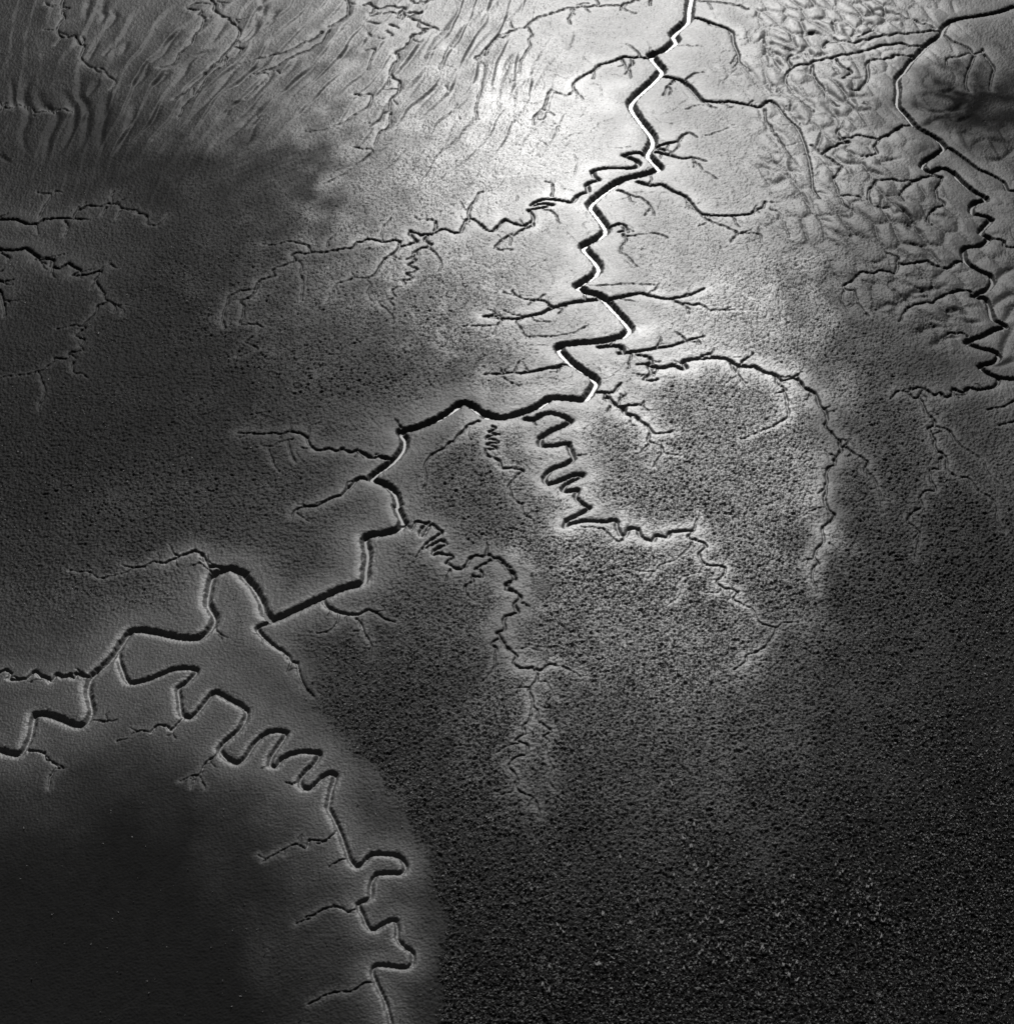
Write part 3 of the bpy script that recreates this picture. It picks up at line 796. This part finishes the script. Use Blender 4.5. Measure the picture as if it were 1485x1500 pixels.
CREEK = {1: 'straight sided main creek zigzagging down from the top centre with a bright thread of water',
 2: 'middle reach of the main creek with black far banks, bending left', 3: 'broad smooth banked creek winding out at the left edge',
 4: 'looping meandering creek running down through the lower left mud', 5: 'zigzag creek along the right edge', 6: 'tightly folded side creek below the main creek bend',
 7: 'thin creek descending the centre with coiled upper end', 8: 'arching tributary right of the centre', 9: 'winding tributary joining the main creek from the left',
 10: 'upper right tributary curving down through the mounds', 11: 'tributary leaving the main creek to the right below its upper bend', 12: 'left tributary crossing at the middle of the bright flat',
 13: 'right tributary opposite a left one at the middle of the bright flat', 14: 'jagged black creek at the left edge, lower of two', 15: 'black creek at the left edge, upper of two',
 16: 'thin wriggling creek in the lower right quarter', 17: 'scalloped tributary entering the main creek from the left', 18: 'small forked creek under the straight diagonal reach',
 19: 'branching tributary at the top left of the main creek', 20: 'short forked creek left of the arching tributary', 21: 'creek fork leaving the right edge creek', 22: 'scalloped creek at the left edge above the broad bend',
 23: 'scalloped side creek at the foot of the right edge creek', 24: 'tributary at the very top right of the main creek', 25: 'narrowing creek below the loop of the broad creek'}
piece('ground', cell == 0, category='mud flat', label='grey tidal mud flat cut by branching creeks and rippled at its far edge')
for k in CREEK:
    if (cell == k).any(): piece('creek', cell == k, category='creek', label=CREEK[k])

# ------------------------------------------------------------------ water lying in the creeks
LAB = {1: 'bright thread of water in the straight sided main creek from the top centre',
       2: 'dark still water in the middle reach of the main creek where it bends left',
       5: 'shallow water in the zigzag creek along the right edge'}
wetcell = (wid > 0) & (z < wlev)
for k in LAB:
    m = wetcell & (wid == k)
    q = m[:-1, :-1] | m[:-1, 1:] | m[1:, 1:] | m[1:, :-1]
    q &= (wid[:-1, :-1] > 0) & (wid[:-1, 1:] > 0) & (wid[1:, 1:] > 0) & (wid[1:, :-1] > 0)
    for kk in range(1, k):
        mk = wetcell & (wid == kk)
        q &= ~(mk[:-1, :-1] | mk[:-1, 1:] | mk[1:, 1:] | mk[1:, :-1])
    f = np.stack([idx[:-1, :-1], idx[:-1, 1:], idx[1:, 1:], idx[1:, :-1]], -1)[q]
    if not len(f): continue
    used, inv = np.unique(f.ravel(), return_inverse=True)
    V = np.stack([X.ravel()[used], Y.ravel()[used], wlev.ravel()[used]], -1)
    link('creek_water', build_mesh('creek_water', V, inv.reshape(-1, 4), wat), kind='structure', category='creek', label=LAB[k])

# ------------------------------------------------------------------ weed
def blade_clump(r, n, size, spread, lean=0.5):
    V, F = [], []
    for i in range(n):
        a = r.random() * 6.283; d = spread * r.random() ** 0.5
        bx, by = d * math.cos(a), d * math.sin(a)
        h = size * (0.5 + 0.6 * r.random()); w = size * (0.07 + 0.08 * r.random())
        b_ = r.random() * 6.283; ux, uy = math.cos(b_) * w, math.sin(b_) * w
        lx, ly = (r.random() - 0.5) * 2 * lean * h, (r.random() - 0.5) * 2 * lean * h
        k = len(V)
        V += [(bx - ux, by - uy, -0.02), (bx + ux, by + uy, -0.02), (bx + ux * .7 + lx * .5, by + uy * .7 + ly * .5, h * .6), (bx - ux * .7 + lx * .5, by - uy * .7 + ly * .5, h * .6),
              (bx + lx * 1.3, by + ly * 1.3, h)]
        F += [(k, k + 1, k + 2), (k, k + 2, k + 3), (k + 3, k + 2, k + 4)]
    return np.array(V), np.array(F)

def height(px, py):
    i = (r0 + np.round((pys[0] - py) / STEP)).astype(int); j = (c0 + np.round((px - pxs[0]) / STEP)).astype(int)
    return i, j
r = random.Random(3)
NT = 220000
px = rng.uniform(-150, 1640, NT * 6); py = rng.uniform(-150, 1650, NT * 6)
i, j = height(px, py)
pr = (rough[i, j] ** 2.2) * (0.8 + 0.4 * n1[i, j]) * np.where(PYg[i, j] > 860, 1.0, (0.1 + 1.5 * mats_and_glare[i, j]).clip(0, 1))
ok = np.flatnonzero((rng.random(NT * 6) < pr * 0.5) & (carve[i, j] > -0.01))[:NT]
i, j = i[ok], j[ok]
protos = [blade_clump(r, 4, 1.0, 0.35, 0.6) for _ in range(8)]
Vs, Fs, off = [], [], 0
which = rng.integers(0, 8, len(ok))
for p_ in range(8):
    s = np.flatnonzero(which == p_)
    V, Fp = protos[p_]
    a = rng.uniform(0, 6.283, len(s)); sc = rng.uniform(0.10, 0.26, len(s))
    ca, sa = np.cos(a)[:, None], np.sin(a)[:, None]
    vx = (V[None, :, 0] * ca - V[None, :, 1] * sa) * sc[:, None] + X[i[s], j[s]][:, None]
    vy = (V[None, :, 0] * sa + V[None, :, 1] * ca) * sc[:, None] + Y[i[s], j[s]][:, None]
    vz = V[None, :, 2] * sc[:, None] * 0.9 + z[i[s], j[s]][:, None]
    Vs.append(np.stack([vx, vy, vz], -1).reshape(-1, 3))
    Fs.append((Fp[None] + (np.arange(len(s)) * len(V))[:, None, None]).reshape(-1, 3) + off)
    off += len(s) * len(V)
link('weed_cover', build_mesh('weed_cover', np.concatenate(Vs), np.concatenate(Fs), weed_dark, False),
     kind='stuff', category='weed', label='low dark weed tufts speckled over the mud between the creeks')

# pale tufts one can count, lower right
meshes = []
for _ in range(6):
    V, Fp = blade_clump(r, 4, 0.62, 0.08, 0.35)
    meshes.append(build_mesh('weed_tuft', V, Fp, weed_pale, False))
spots = []
CL = [(1010, 1320, 30, 60), (1050, 1310, 22, 40), (1060, 1390, 18, 30), (1015, 1375, 18, 30), (1140, 1325, 25, 35), (1285, 1320, 14, 35),
      (1105, 1385, 20, 40), (960, 1300, 40, 60), (900, 1350, 40, 60), (1165, 1420, 20, 30), (1250, 1340, 30, 30), (830, 1380, 30, 50), (940, 1430, 50, 40), (1020, 1250, 40, 25), (1175, 1300, 50, 60)]
while len(spots) < 210:
    cx, cy, sx, sy = CL[r.randrange(len(CL))]
    a, b_ = r.gauss(cx, sx), r.gauss(cy, sy)
    if 600 < a < 1480 and 1150 < b_ < 1497: spots.append((a, b_))
for n_, (a, b_) in enumerate(spots):
    ii, jj = height(np.array(a), np.array(b_))
    o = bpy.data.objects.new('weed_tuft', meshes[n_ % 6]); col.objects.link(o)
    o.location = (float(X[ii, jj]), float(Y[ii, jj]), float(z[ii, jj]))
    s = r.uniform(0.5, 1.15); o.scale = (s * 0.8, s, s * 1.1); o.rotation_euler = (0, 0, r.uniform(0, 6.28))
    o['label'] = 'small pale weed tuft standing on the dark speckled mud at lower right'
    o['category'] = 'weed tuft'; o['group'] = 'pale weed tufts scattered over the dark lower right mud'

# ------------------------------------------------------------------ light
to_sun = Vector((math.sin(SUN_AZ) * math.cos(SUN_EL), math.cos(SUN_AZ) * math.cos(SUN_EL), math.sin(SUN_EL)))
sun = bpy.data.lights.new('sun', 'SUN'); sun.energy = 5.0; sun.angle = math.radians(0.5); sun.color = (1, 0.99, 0.975)
so = bpy.data.objects.new('sun', sun); so.rotation_euler = to_sun.to_track_quat('Z', 'Y').to_euler(); so.location = (0, 0, 200)
col.objects.link(so)
world = bpy.data.worlds.new('World'); scene.world = world; world.use_nodes = True
nt = world.node_tree; nt.nodes.clear()
sky = node(nt, 'ShaderNodeTexSky', sky_type='NISHITA'); sky.sun_disc = False
sky.sun_elevation = SUN_EL; sky.sun_rotation = SUN_AZ
bw = node(nt, 'ShaderNodeRGBToBW'); bg = node(nt, 'ShaderNodeBackground'); out = node(nt, 'ShaderNodeOutputWorld')
nt.links.new(sky.outputs[0], bw.inputs[0]); nt.links.new(bw.outputs[0], bg.inputs[0]); bg.inputs[1].default_value = 0.035
nt.links.new(bg.outputs[0], out.inputs[0])
scene.view_settings.view_transform = 'Standard'; scene.view_settings.look = 'None'
scene.view_settings.exposure = 0.0; scene.view_settings.gamma = 1.0
scene.render.engine = 'CYCLES'
scene.cycles.max_bounces = 3
